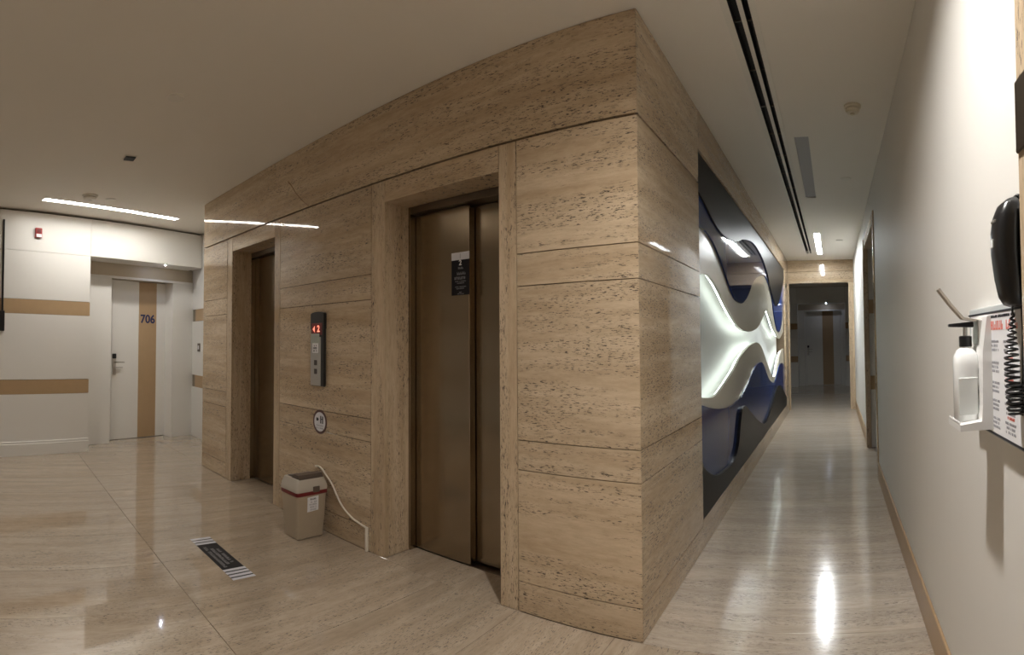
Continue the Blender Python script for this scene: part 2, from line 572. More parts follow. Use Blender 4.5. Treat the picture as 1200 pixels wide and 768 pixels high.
for (za, zb) in rows:
    side_slab(0, ART_Y0, za, zb, True, top=0.0055 if zb == J[5] else None)
side_slab(0, ART_Y0, J[5], H, True, bot=0.0055)
for k in range(4):
    ya = ART_Y0 + (ART_Y1 - ART_Y0) * k / 4; yb = ART_Y0 + (ART_Y1 - ART_Y0) * (k + 1) / 4
    side_slab(ya, yb, ART_Z1, H, g=0.0005)
    side_slab(ya, yb, 0, ART_Z0, g=0.0005)
for (za, zb) in ((0, 0.14), (0.14, 0.80), (0.80, 1.53), (1.53, 2.24), (2.24, H)):
    side_slab(ART_Y1, YE, za, zb)

# relief panel: cut glass and lacquer layers with a lit recess between
art = thing('wave_relief', (0, 3.9, 0.2), 'wavy relief of black, blue and cream panels around a glowing channel', 'wall art')
A_ = [(1.0, 2.225), (1.118, 2.202), (1.293, 2.168), (1.513, 2.112), (1.757, 2.077), (2.094, 2.083), (2.492, 2.136), (2.83, 2.216), (3.383, 2.286), (3.855, 2.274), (4.283, 2.213), (4.641, 2.107), (5.032, 1.924), (5.594, 1.765), (6.035, 1.864), (6.453, 2.051), (6.90, 2.30)]
B_ = [(1.0, 1.98), (1.207, 1.994), (1.388, 1.995), (1.615, 1.952), (1.816, 1.876), (1.997, 1.787), (2.195, 1.69), (2.411, 1.616), (2.723, 1.604), (3.007, 1.673), (3.249, 1.778), (3.432, 1.867), (3.794, 1.972), (4.297, 2.054), (4.529, 2.062), (4.836, 2.003), (5.164, 1.884), (5.5, 1.569), (5.953, 1.386), (6.426, 1.495), (6.90, 1.87)]
C_ = [(1.0, 1.63), (1.15, 1.675), (1.301, 1.705), (1.372, 1.713), (1.47, 1.716), (1.654, 1.685), (1.895, 1.611), (2.162, 1.51), (2.515, 1.405), (2.733, 1.37), (3.05, 1.351), (3.424, 1.362), (3.839, 1.41), (4.216, 1.512), (4.664, 1.658), (4.813, 1.644), (5.145, 1.547), (5.537, 1.402), (6.144, 1.29), (6.5, 1.33), (6.90, 1.41)]
D_ = [(1.0, 0.925), (1.259, 0.893), (1.424, 0.875), (1.544, 0.867), (1.743, 0.883), (2.037, 0.941), (2.39, 1.025), (2.695, 1.118), (3.098, 1.191), (3.489, 1.23), (3.828, 1.237), (4.179, 1.168), (4.588, 0.994), (5.053, 0.809), (5.396, 0.746), (5.74, 0.785), (6.098, 0.966), (6.536, 1.096), (6.90, 1.12)]
E_ = [(1.0, 0.88), (1.157, 0.857), (1.435, 0.804), (1.76, 0.76), (2.15, 0.734), (2.573, 0.752), (2.739, 0.781), (3.072, 0.859), (3.375, 0.951), (3.697, 1.006), (4.08, 1.001), (4.378, 0.894), (4.713, 0.76), (5.164, 0.68), (5.496, 0.702), (6.006, 0.867), (6.477, 0.897), (6.90, 0.79)]
F_ = [(1.0, 0.54), (1.075, 0.499), (1.191, 0.434), (1.419, 0.354), (1.682, 0.316), (2.071, 0.301), (2.305, 0.382), (2.412, 0.532), (2.522, 0.653), (2.689, 0.67), (2.917, 0.601), (3.298, 0.474), (3.743, 0.353), (4.057, 0.304), (4.517, 0.35), (4.912, 0.453), (5.243, 0.556), (5.719, 0.603), (6.237, 0.5), (6.90, 0.30)]


def curve_at(c, n=5):
    out = []
    for p in spline(c, n):
        y = min(max(p.x, ART_Y0), ART_Y1)
        if not out or y > out[-1][0] + 1e-4: out.append((y, p.y))
    return out


def layer(name, lower, upper, x_front, thick, mat, parent=art, smooth=False):
    """panel between two contours, lower(y) < upper(y); closed strip mesh"""
    ysamp = [ART_Y0 + (ART_Y1 - ART_Y0) * k / 130 for k in range(131)]

    def ev(c, y):
        if not isinstance(c, list): return c
        for i in range(len(c) - 1):
            if c[i][0] <= y <= c[i + 1][0]:
                t = (y - c[i][0]) / (c[i + 1][0] - c[i][0]); return c[i][1] * (1 - t) + c[i + 1][1] * t
        return c[0][1] if y < c[0][0] else c[-1][1]
    mb = MB()
    rings = []
    for y in ysamp:
        l, u = ev(lower, y), ev(upper, y)
        rings.append([(x_front, y, l), (x_front, y, u), (x_front - thick, y, u), (x_front - thick, y, l)])
    mb.ring(rings)
    return mb.build(name, mat, parent)


cA, cB, cC, cD, cE, cF = (curve_at(c) for c in (A_, B_, C_, D_, E_, F_))


def shift(c, dz): return [(y, z + dz) for y, z in c]


layer('black_panel', cA, ART_Z1, -0.016, 0.011, M['black_glass'])
layer('blue_panel', cB, shift(cA, 0.06), -0.028, 0.013, M['blue_glass'])
layer('cream_panel', cC, shift(cB, 0.06), -0.042, 0.022, M['cream_gloss'])
layer('cream_panel', shift(cE, -0.06), cD, -0.042, 0.022, M['cream_gloss'])
layer('blue_panel', shift(cF, -0.06), cE, -0.028, 0.013, M['blue_glass'])
layer('black_panel', ART_Z0, cF, -0.003, 0.0245, M['black_glass'])
MB().box((-0.175, ART_Y0, 0.5), (-0.165, ART_Y1, 2.1)).build('back_panel', M['glow_back'], art)
for c, dz in ((cC, 0.034), (cD, -0.034)):
    pts = [(-0.088, y, z + dz) for y, z in c[::2]]
    MB().tube(pts, 0.006, 5).build('led_tape', M['led'], art)

# ------------------------------------------------------------------ corridor end: header and room beyond
we = MB()
we.box((-0.48, YE + 0.03, 0), (0.017, YE + 0.15, 2.285))
we.box((1.09, YE + 0.03, 0), (2.6, YE + 0.15, 2.285))
we.box((-0.48, YE + 0.03, 2.285), (2.6, YE + 0.15, H))
wall_end = struct(we.build('wall_corridor_end', M['stone_h']))
for (xa, xb, za, zb) in ((0, XW, 2.285, 2.49), (0, XW, 2.49, H)):
    MB().box((xa + G, YE, za + G), (xb - G, YE + 0.03, zb - G), 0.001).build('stone_slab', M['stone_h'], wall_end)
MB().box((0.001, YE, 0), (0.018, YE + 0.15, 2.286), 0.001).build('stone_slab', M['stone_v'], wall_end)
MB().box((1.089, YE, 0), (XW, YE + 0.15, 2.286), 0.001).build('stone_slab', M['stone_v'], wall_end)

YF = 12.3
struct(MB().box((-1.4, YE + 0.15, 0), (-1.3, YF + 0.7, H)).build('wall_far_left', M['white_paint']))
struct(MB().box((2.5, YE + 0.15, 0), (2.6, YF + 0.7, H)).build('wall_far_right', M['white_paint']))


# ------------------------------------------------------------------ panelled wall with a niche and a room door
def panel_wall(name, T, s0, s1, n0, n1, top, first_label, parts_right=True, ztop=2.66):
    """T(s, d, z) frame; the face is d = 0, room towards +d; niche between n0 and n1"""
    b = MB()
    D1 = -0.32
    b.box((s0, -0.6, 0), (n0 - 0.012, -0.012, ztop), T=T)
    if n1 < s1: b.box((n1 + 0.012, -0.6, 0), (s1, -0.012, ztop), T=T)
    b.box((n0 - 0.012, -0.6, 2.262), (min(n1 + 0.012, s1), -0.012, ztop), T=T)
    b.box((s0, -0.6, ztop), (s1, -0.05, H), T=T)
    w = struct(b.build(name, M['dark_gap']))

    def panel(a, b_, za, zb, mat='white_panel', nm='wall_panel', dd=0.0, th=0.014):
        return MB().box((a + 0.0015, dd - th, za + 0.0015), (b_ - 0.0015, dd, zb - 0.0015), 0.001, T=T).build(nm, M[mat], w)

    spans = [(s0, n0)] + ([(n1, s1)] if n1 < s1 - 0.02 else [])
    for a, b_ in spans:
        panel(a, b_, 2.245, ztop)
        panel(a, b_, 1.712, 2.245)
        panel(a, b_, 1.552, 1.712, 'tan', 'tan_band', dd=-0.002)
        panel(a, b_, 0.827, 1.552)
        panel(a, b_, 0.667, 0.827, 'tan', 'tan_band', dd=-0.002)
        panel(a, b_, 0.0, 0.667)
        MB().box((a, 0, 0), (b_, 0.02, 0.128), 0.002, T=T).build('baseboard', M['white_panel'], w)
        MB().box((a, 0, 0.128), (b_, 0.012, 0.155), 0.003, T=T).build('baseboard', M['white_panel'], w)
    panel(n0, n1, 2.245, ztop)
    # niche lining
    MB().box((n0 - 0.012, -0.6, 2.245), (n1 + 0.012, -0.0145, 2.262), T=T).build('niche_soffit', M['white_panel'], w)
    MB().box((n0 - 0.0135, -0.6, 0), (n0, -0.0145, 2.245), T=T).build('niche_reveal', M['white_panel'], w)
    if n1 < s1: MB().box((n1, -0.6, 0), (n1 + 0.0135, -0.0145, 2.245), T=T).build('niche_reveal', M['white_panel'], w)
    return w


def room_door(name, T, n0, n1, d0, d1, c0, c1, number, label):
    """casing plane at d=-0.32 (opening c0..c1), leaf plane at d=-0.497 (d0..d1)"""
    D1, D2 = -0.32, -0.497
    base = T((d0 + d1) / 2, D2, 0)
    t = thing(name, base, None, None)
    struct(t, label)
    MB().box((n0, -0.56, 0), (c0, D1, 2.065), 0.002, T=T).build('casing', M['white_panel'], t)
    MB().box((c1, -0.56, 0), (n1, D1, 2.065), 0.002, T=T).build('casing', M['white_panel'], t)
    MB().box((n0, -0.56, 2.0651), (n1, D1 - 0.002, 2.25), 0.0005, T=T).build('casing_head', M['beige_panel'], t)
    MB().box((n0, D1 - 0.002, 2.055), (n1, D1 + 0.012, 2.085), 0.002, T=T).build('casing_rail', M['white_panel'], t)
    if d0 > c0 + 0.03:
        MB().box((c0, -0.56, 0), (d0 - 0.004, D2 + 0.003, 2.065), 0.001, T=T).build('door_jamb', M['white_panel'], t)
    if d1 < c1 - 0.02:
        MB().box((d1 + 0.004, -0.56, 0), (c1, D2 + 0.003, 2.065), 0.001, T=T).build('door_jamb', M['white_panel'], t)
    w_ = d1 - d0
    sa, sb = d0 + 0.47 * w_, d0 + 0.79 * w_
    MB().box((d0, -0.545, 0.006), (d1, D2, 2.06), 0.0015, T=T).build('door_leaf', M['white_panel'], t)
    MB().box((sa, D2 - 0.002, 0.008), (sb, D2 + 0.003, 2.058), 0.0005, T=T).build('tan_stripe', M['tan'], t)
    if number:
        ux = T(1, 0, 0) - T(0, 0, 0)
        o = T((sa + sb) / 2 - 0.002, D2 + 0.004, 1.565)
        text_mesh('door_number', number, 0.155, M['navy'], t, o, ux, (0, 0, 1), 0.002, bold=0.0035)
    lk = MB().box((d0 + 0.012, D2, 0.835), (d0 + 0.062, D2 + 0.018, 1.045), 0.004, T=T).build('lock_plate', M['steel'], t)
    MB().box((d0 + 0.010, D2, 1.046), (d0 + 0.064, D2 + 0.024, 1.108), 0.006, T=T).build('card_reader', M['black'], lk)
    a, b_ = T(d0 + 0.04, D2 + 0.018, 1.0), T(d0 + 0.04, D2 + 0.055, 1.0)
    c_, e_ = T(d0 + 0.06, D2 + 0.06, 1.0), T(d0 + 0.16, D2 + 0.06, 1.0)
    MB().tube([a, b_, c_, e_], 0.008, 8).build('lever_handle', M['steel'], lk, True)
    a, b_ = T(d0 + 0.04, D2 + 0.018, 0.93), T(d0 + 0.04, D2 + 0.03, 0.93)
    c_, e_ = T(d0 + 0.055, D2 + 0.034, 0.93), T(d0 + 0.15, D2 + 0.034, 0.93)
    MB().tube([a, b_, c_, e_], 0.007, 8).build('lower_handle', M['steel'], lk, True)
    return t


def TL_(s, d, z): return LF(s, d - 5.34, z)


wall_left = panel_wall('wall_left', TL_, -2.9, 2.10, 0.474, 2.10, 2.66, '', ztop=2.678)
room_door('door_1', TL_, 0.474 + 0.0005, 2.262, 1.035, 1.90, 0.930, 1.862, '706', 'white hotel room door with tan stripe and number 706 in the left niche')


def TF(s, d, z): return Vector((s, YF - d, z))


wall_far = panel_wall('wall_far', TF, -1.3, 2.5, -0.16, 1.13, 2.66, '', ztop=2.69)
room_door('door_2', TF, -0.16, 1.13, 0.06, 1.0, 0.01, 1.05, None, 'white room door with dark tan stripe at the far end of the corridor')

# back wall of the lobby between the door niche and the stone block
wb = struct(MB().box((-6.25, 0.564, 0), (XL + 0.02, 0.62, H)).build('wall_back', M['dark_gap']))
for (za, zb, mt, nm) in ((0, 0.667, 'white_panel', 'wall_panel'), (0.667, 0.827, 'tan', 'tan_band'), (0.827, 1.552, 'white_panel', 'wall_panel'),
                         (1.552, 1.712, 'tan', 'tan_band'), (1.712, H, 'white_panel', 'wall_panel')):
    MB().box((-5.925 if mt == 'tan' else -6.1, 0.55, za + 0.001), (XL, 0.566, zb - 0.001), 0.0008).build(nm, M[mt], wb)

# unseen lobby walls behind the camera
struct(MB().box((-7.4, -4.6, 0), (2.6, -4.5, H)).build('wall_behind', M['white_paint']))
struct(MB().box((-4.75, -4.5, 0), (-4.62, -2.55, H)).build('wall_lobby_left', M['white_paint']))

# ------------------------------------------------------------------ right wall with the side opening
OY0, OY1, OZ = 2.72, 4.06, 2.30
wr = MB()
wr.box((XW, -4.5, 0), (XW + 0.12, OY0, H))
wr.box((XW, OY1 + 0.03, 0), (XW + 0.12, YE + 0.03, H))
wr.box((XW, OY0, OZ + 0.02), (XW + 0.12, OY1 + 0.005, H))
wall_right = struct(wr.build('wall_right', M['white_paint']))
bb = struct(MB().box((XW - 0.012, -4.5, 0), (XW, OY0 - 0.075, 0.155), 0.003).build('baseboard_right', M['tan']))
bb['label'] = 'tan stone skirting along the right wall'
bb2 = struct(MB().box((XW - 0.012, OY1 + 0.075, 0), (XW, YE, 0.155), 0.003).build('baseboard_right_far', M['tan']))
trim = thing('trim_1', (XW, 3.4, 0), None, None)
struct(trim, 'travertine casing around the side opening in the right wall')
MB().box((XW - 0.012, OY0 - 0.075, 0), (XW + 0.035, OY0, 2.41), 0.002).build('casing_side', M['stone_v'], trim)
MB().box((XW - 0.022, OY1, 0), (XW + 0.035, OY1 + 0.075, 2.41), 0.002).build('casing_side', M['stone_v'], trim)
MB().box((XW - 0.012, OY0, OZ), (XW + 0.14, OY1, 2.41), 0.002).build('casing_head', M['stone_h'], trim)
for (za, zb) in ((0.667, 0.827), (1.552, 1.712)):
    MB().box((XW + 0.0355, OY1 + 0.027, za), (XW + 0.1195, OY1 + 0.0305, zb), 0.0008).build('tan_band', M['tan'], wall_right)
wv = struct(MB().box((XW + 0.14, OY1 + 0.22, 0), (2.5, OY1 + 0.30, H)).build('wall_side_passage', M['white_paint']))
for (za, zb) in ((0.667, 0.827), (1.552, 1.712)):
    MB().box((XW + 0.14, OY1 + 0.212, za), (2.49, OY1 + 0.221, zb), 0.001).build('tan_band', M['tan'], wv)
struct(MB().box((XW + 0.12, OY0 - 0.5, 0), (2.5, OY0 - 0.4, H)).build('wall_side_near', M['white_paint']))
struct(MB().box((2.45, OY0 - 0.5, 0), (2.55, OY1 + 0.3, H)).build('wall_side_end', M['white_paint']))

# travertine pier edge at the picture's right border
pier = struct(MB().box((1.137, -2.7, 1.03), (XW - 0.0005, -1.180, 2.55), 0.003).build('trim_2', M['stone_v']))
pl = thing('wall_plate', (1.13, -1.23, 1.60), 'grey rounded metal plate on the stone pier above the phone', 'wall plate')
MB().box((1.131, -1.30, 1.585), (1.1368, -1.186, 1.715), 0.0025).build('plate', M['steel_dark'], pl)

# ------------------------------------------------------------------ lifts
def make_lift():
    X0, X1 = X_R[1], X_R[2]
    t = thing('elevator_door', ((X0 + X1) / 2, 0.25, 0), 'bronze steel elevator door with black notice, nearest the stone corner', 'elevator door', 'elevator doors in the stone wall')
    MB().box((X0, 0.2005, 0.001), (X0 + 0.012, 0.45, 2.104), 0.001).build('frame_jamb', M['steel_door'], t)
    MB().box((X1 - 0.012, 0.2005, 0.001), (X1, 0.45, 2.104), 0.001).build('frame_jamb', M['steel_door'], t)
    MB().box((X0 + 0.012, 0.2005, 2.062), (X1 - 0.012, 0.45, 2.104), 0.001).build('frame_header', M['steel_dark'], t)
    MB().box((X0 + 0.016, 0.25, 0.012), (-1.114, 0.302, 2.058), 0.002).build('door_panel', M['steel_door'], t)
    MB().box((-1.16, 0.308, 0.012), (X1 - 0.014, 0.345, 2.058), 0.002).build('door_panel', M['steel_door'], t)
    s = MB()
    s.box((X0 + 0.012, 0.262, -0.01), (X1 - 0.012, 0.45, 0.003))
    s.build('sill', M['steel_dark'], t)
    return t


lift_r = make_lift()
lift_l = copy_tree(lift_r)
lift_l.location.x += (X_L[1] + X_L[2]) / 2 - (X_R[1] + X_R[2]) / 2
lift_l['label'] = 'bronze steel elevator door deep in the left stone opening near room 706'

# notice on the near lift door
no = thing('door_notice', (-1.178, 0.248, 1.66), 'black notice with white top strip and large 2 taped on the elevator door', 'notice')
MB().box((-1.245, 0.2475, 1.540), (-1.112, 0.2494, 1.745)).build('black_sheet', M['sticker_black'], no)
MB().box((-1.245, 0.2470, 1.745), (-1.112, 0.2494, 1.789)).build('white_strip', M['sticker_white'], no)
MB().box((-1.181, 0.2466, 1.752), (-1.176, 0.2472, 1.782)).build('strip_mark', M['ink_grey'], no)
UX, UZ = (1, 0, 0), (0, 0, 1)
text_mesh('large_numeral', '2', 0.042, M['text_white'], no, (-1.178, 0.2472, 1.727), UX, UZ, 0.0004, 0.001)
glyph_rows('small_symbol', M['text_dim'], no, (-1.178, 0.2474, 1.697), UX, UZ, [0.032], 0.012, 0.01, 3)
glyph_rows('heading', M['text_dim'], no, (-1.178, 0.2474, 1.666), UX, UZ, [0.074, 0.088], 0.016, 0.027, 4)
glyph_rows('small_print', M['text_dim'], no, (-1.178, 0.2474, 1.62), UX, UZ, [0.08, 0.06, 0.0, 0.088, 0.06], 0.006, 0.0105, 5)
glyph_rows('footer', M['text_dim'], no, (-1.178, 0.2474, 1.556), UX, UZ, [0.02, 0.054], 0.006, 0.009, 6)

# ------------------------------------------------------------------ call panel and round sticker
cp = thing('lift_call_panel', (-2.225, -0.01, 0.965), 'tall black and silver elevator call panel with red floor display on the stone wall', 'call panel')
b = MB()
b.box((-2.305, -0.022, 0.966), (-2.145, -0.0002, 1.470), 0.006)
b.build('back_housing', M['black'], cp)
# arched black head
pts = []
for k in range(13):
    a = PI * k / 12
    pts.append((-2.225 + 0.079 * math.cos(a), -0.0235, 1.462 + 0.016 * math.sin(a)))
MB().extrude_poly(pts + [(-2.304, -0.0235, 1.36), (-2.146, -0.0235, 1.36)], (0, 0.023, 0)).build('display_head', M['black'], cp)
MB().box((-2.290, -0.0245, 1.318), (-2.165, -0.0222, 1.40), 0.001).build('display_window', M['dark_red'], cp)
MB().box((-2.302, -0.0265, 0.970), (-2.178, -0.0215, 1.305), 0.003).build('silver_face', M['silver'], cp)
MB().box((-2.293, -0.028, 1.262), (-2.192, -0.0263, 1.328), 0.001).build('green_label', simple('pale_green_label', (0.40, 0.44, 0.39), 0.6), cp)
text_mesh('floor_number', '2', 0.062, M['led_red'], cp, (-2.208, -0.0248, 1.359), UX, UZ, 0.0006, 0.0015)
MB().extrude_poly([(-2.278, -0.0248, 1.359), (-2.252, -0.0248, 1.382), (-2.252, -0.0248, 1.336)], (0, 0.0006, 0)).build('arrow', M['led_red'], cp)
lb = MB().box((-2.275, -0.0278, 1.195), (-2.205, -0.0262, 1.262)).build('paper_label', M['paper'], cp)
glyph_rows('print', M['ink'], lb, (-2.24, -0.0279, 1.246), UX, UZ, [0.03, 0.05, 0.045], 0.014, 0.018, 8)
glyph_rows('label_print', M['ink_grey'], cp, (-2.243, -0.0281, 1.314), UX, UZ, [0.07, 0.05, 0.07], 0.009, 0.018, 9)
for z in (1.128, 1.068):
    MB().box((-2.253, -0.0295, z - 0.018), (-2.219, -0.0262, z + 0.018), 0.002).build('call_button', simple('button_dark', (0.06, 0.05, 0.045), 0.35), cp)

rs = thing('round_sticker', (-2.218, -0.002, 0.722), 'round white sticker with maroon rim on the stone below the call panel', 'sticker')
MB().lathe([(0.083, 0), (0.083, -0.0012)], (-2.218, -0.0001, 0.722), 'y', 32).build('maroon_rim', M['sticker_maroon'], rs)
MB().lathe([(0.066, 0), (0.066, -0.0006)], (-2.218, -0.0014, 0.722), 'y', 32).build('white_disc', M['sticker_white'], rs)
s = MB()
s.box((-2.258, -0.0028, 0.727), (-2.236, -0.0021, 0.748)); s.box((-2.212, -0.0028, 0.712), (-2.200, -0.0021, 0.764)); s.box((-2.190, -0.0028, 0.712), (-2.178, -0.0021, 0.762))
s.box((-2.236, -0.0028, 0.735), (-2.229, -0.0021, 0.740)); s.box((-2.200, -0.0028, 0.738), (-2.190, -0.0021, 0.744))
s.build('pictogram', M['ink'], rs)
glyph_rows('small_print', M['ink_grey'], rs, (-2.218, -0.0021, 0.697), UX, UZ, [0.08, 0.085], 0.010, 0.018, 11)

# ------------------------------------------------------------------ floor sticker
fs = thing('floor_sticker', (-2.09, -0.796, 0.0), 'black floor sticker with white striped ends and three lines of text', 'sticker')
MB().box((-2.40, -0.862, 0.0002), (-1.78, -0.73, 0.0010)).build('black_sheet', M['sticker_black'], fs)
for (x0, n, w, st) in ((-2.412, 3, 0.028, 0.041), (-1.913, 4, 0.025, 0.038)):
    for k in range(n):
        MB().box((x0 + k * st, -0.864, 0.0010), (x0 + k * st + w, -0.728, 0.0014)).build('white_stripe', M['sticker_white'], fs)
for k, (off, wd) in enumerate(((-0.765, 0.21), (-0.797, 0.24), (-0.830, 0.31))):
    glyph_rows('text_line', M['text_dim'], fs, (-2.10, off, 0.0011), (1, 0, 0), (0, 1, 0), [wd], 0.020, 0.02, 20 + k)

# ------------------------------------------------------------------ pedal bin with swing lid
bx0, bx1, by0, by1 = -2.262, -2.088, -0.262, -0.052
bn = thing('waste_bin', ((bx0 + bx1) / 2, (by0 + by1) / 2, 0), 'beige plastic swing lid bin with red band standing against the stone wall', 'bin')


def rrect(x0, x1, y0, y1, z, r=0.022, n=5):
    out = []
    for (cx, cy, a0) in ((x1 - r, y1 - r, 0), (x0 + r, y1 - r, PI / 2), (x0 + r, y0 + r, PI), (x1 - r, y0 + r, 1.5 * PI)):
        for k in range(n):
            a = a0 + PI / 2 * k / (n - 1)
            out.append((cx + r * math.cos(a), cy + r * math.sin(a), z))
    return out


def rr(e, z, r=0.018): return rrect(bx0 - e, bx1 + e, by0 - e, by1 + e, z, r)


MB().ring([rr(-0.012, 0.0), rr(-0.004, 0.006), rr(0.006, 0.15), rr(0.012, 0.285)]).build('bin_body', M['bin_beige'], bn, True)
MB().ring([rr(0.013, 0.279), rr(0.0170, 0.283), rr(0.0170, 0.303), rr(0.013, 0.306)]).build('red_band', M['dark_red'], bn, True)
lid = MB().ring([rr(0.017, 0.3055), rr(0.018, 0.322), rr(0.013, 0.348), rr(0.000, 0.384, 0.018)]).build('lid', M['bin_lid'], bn, True)
# rocker flap: two faces meeting in a ridge
xm = (bx0 + bx1) / 2
MB().hexa([(bx0 + 0.016, by0 + 0.02, 0.3845), (xm - 0.01, by0 + 0.02, 0.3845), (xm - 0.01, by1 - 0.02, 0.3845), (bx0 + 0.016, by1 - 0.02, 0.3845),
           (bx0 + 0.02, by0 + 0.022, 0.389), (xm - 0.01, by0 + 0.022, 0.397), (xm - 0.01, by1 - 0.022, 0.397), (bx0 + 0.02, by1 - 0.022, 0.389)], 0.002).build('flap', M['bin_flap'], lid)
rings = []
for k in range(7):
    t = k / 6
    y = by0 + 0.012 + (by1 - by0 - 0.024) * t
    rings.append([(xm - 0.004, y, 0.3845), (bx1 - 0.002, y, 0.376), (bx1 + 0.002, y, 0.388), (bx1 - 0.018, y, 0.408), (xm + 0.02, y, 0.409)])
MB().ring(rings).build('flap', M['bin_flap'], lid)
MB().box((bx1 + 0.006, -0.155, 0.298), (bx1 + 0.024, -0.105, 0.334), 0.003).build('clasp', M['bin_flap'], bn)
# white label on the side facing the camera
lab = MB().hexa([(bx1 + 0.0105, -0.195, 0.175), (bx1 + 0.0105, -0.110, 0.180), (bx1 + 0.0125, -0.110, 0.180), (bx1 + 0.0125, -0.195, 0.175),
                 (bx1 + 0.0135, -0.195, 0.268), (bx1 + 0.0135, -0.110, 0.272), (bx1 + 0.0155, -0.110, 0.272), (bx1 + 0.0155, -0.195, 0.268)]).build('label', M['paper'], bn)
glyph_rows('label_print', M['ink_grey'], lab, (bx1 + 0.0152, -0.152, 0.238), (0, 1, 0), (-0.03, 0, 1), [0.055, 0.06, 0.05, 0.05], 0.010, 0.016, 31)
glyph_rows('label_heading', M['ink'], lab, (bx1 + 0.0157, -0.152, 0.256), (0, 1, 0), (-0.03, 0, 1), [0.045], 0.011, 0.016, 32)

cab = [(-2.253, -0.012, 0.415), (-2.22, -0.012, 0.42), (-2.182, -0.011, 0.412), (-2.142, -0.0105, 0.388), (-2.058, -0.010, 0.328), (-2.01, -0.0095, 0.270), (-1.948, -0.0095, 0.213), (-1.858, -0.0095, 0.169), (-1.772, -0.0095, 0.150), (-1.715, -0.0095, 0.142)]
cs = thing('wall_cable', (-1.70, -0.008, 0), 'ivory cable curving down the stone wall from behind the bin into upright trunking', 'cable')
sp = []
P = [Vector(p) for p in cab]
PP = [P[0] * 2 - P[1]] + P + [P[-1] * 2 - P[-2]]
for i in range(1, len(PP) - 2):
    for k in range(4):
        t = k / 4
        p0, p1, p2, p3 = PP[i - 1], PP[i], PP[i + 1], PP[i + 2]
        sp.append(0.5 * ((2 * p1) + (p2 - p0) * t + (2 * p0 - 5 * p1 + 4 * p2 - p3) * t * t + (3 * p1 - p0 - 3 * p2 + p3) * t ** 3))
sp.append(P[-1])
MB().tube(sp, 0.0065, 8).build('cord', M['cable_white'], cs, True)
MB().box((-1.717, -0.016, 0.0), (-1.700, -0.0002, 0.145), 0.002).build('trunking', M['cable_white'], cs)

# ------------------------------------------------------------------ ceiling fittings
def strip_lamp(name, T, ln, w, mat, label, rec):
    t = thing(name, T(ln / 2, 0, H), label, 'ceiling light')
    MB().box((0.002, -w / 2 + 0.002, H + rec - 0.008), (ln - 0.002, w / 2 - 0.002, H + rec - 0.001), T=T).build('diffuser', mat, t)
    f = MB()
    f.box((-0.004, -w / 2 - 0.004, H - 0.0015), (ln + 0.004, -w / 2 + 0.0015, H + rec - 0.001), T=T)
    f.box((-0.004, w / 2 - 0.0015, H - 0.0015), (ln + 0.004, w / 2 + 0.004, H + rec - 0.001), T=T)
    f.box((-0.004, -w / 2, H - 0.0015), (0.0015, w / 2, H + rec - 0.001), T=T)
    f.box((ln - 0.0015, -w / 2, H - 0.0015), (ln + 0.004, w / 2, H + rec - 0.001), T=T)
    f.build('frame', M['fix_white'], t)
    return t


strip_lamp('strip_light', LS, _len, 0.09, M['lamp_lobby'], 'glowing slim strip light in the lobby ceiling before the white panelled wall', 0.03 - 0.012)


def TC1(u, v, z): return Vector((0.605 + v, 5.10 + u, z))


def TC2(u, v, z): return Vector((0.605 + v, 1.64 + u, z))


strip_lamp('strip_light', TC1, 1.77, 0.08, M['lamp_corr'], 'glowing strip light in the corridor ceiling near the stone header', 0.0155)
strip_lamp('strip_light', TC2, 1.63, 0.104, M['lamp_off'], 'unlit grey strip light in the corridor ceiling beside the black slot vent', 0.0155)

for i, ((x, y), mk, rad) in enumerate(DOWN):
    t = thing('downlight', (x, y, H), ('round downlight in the ceiling above the wall phone', 'round downlight in the lobby ceiling beyond the left picture edge', 'added unseen fill downlight in the lobby ceiling behind the camera')[i], 'ceiling light')
    MB().lathe([(rad * 0.9, H + 0.026), (rad * 0.9, H + 0.03)], (x, y, 0), n=24).build('lens', M[mk], t)
    rg = []
    for k in range(32):
        a = 2 * PI * k / 32
        c, s_ = math.cos(a), math.sin(a)
        rg.append([(x + c * (rad - 0.001), y + s_ * (rad - 0.001), H + 0.035), (x + c * (rad - 0.001), y + s_ * (rad - 0.001), H - 0.003),
                   (x + c * (rad + 0.012), y + s_ * (rad + 0.012), H - 0.0005), (x + c * (rad + 0.0005), y + s_ * (rad + 0.0005), H + 0.035)])
    MB().ring(rg, closed=True).build('ring', M['fix_white'], t)

# slot diffuser: two dark slots, white frame, cross ties
sv = thing('slot_vent', (0.43, 2.1, H), 'long black twin slot air vent in the corridor ceiling', 'air vent')
b = MB()
for (xa, xb) in ((0.352, 0.3845), (0.4235, 0.4445), (0.4715, 0.500)):
    b.box((xa, -2.62, H - 0.003), (xb, 6.77, H - 0.0002))
b.box((0.3845, -2.62, H - 0.003), (0.4715, -2.60, H - 0.0002)); b.box((0.3845, 6.75, H - 0.003), (0.4715, 6.77, H - 0.0002))
b.build('frame', M['fix_white'], sv)
MB().box((0.385, -2.598, H + 0.052), (0.423, 6.748, H + 0.058)).build('slot', M['black_matt'], sv)
MB().box((0.445, -2.598, H + 0.052), (0.471, 6.748, H + 0.058)).build('slot', M['black_matt'], sv)
b = MB()
for (xa, xb) in ((0.3845, 0.3855), (0.4225, 0.4235), (0.4445, 0.4455), (0.4705, 0.4715)):
    b.box((xa, -2.598, H - 0.001), (xb, 6.748, H + 0.05))
b.build('slot_lining', M['black_matt'], sv)
yy = 0.25
while yy < 6.7:
    MB().box((0.3857, yy, H + 0.012), (0.4705, yy + 0.004, H + 0.02)).build('cross_tie', M['steel_dark'], sv)
    yy += 0.45


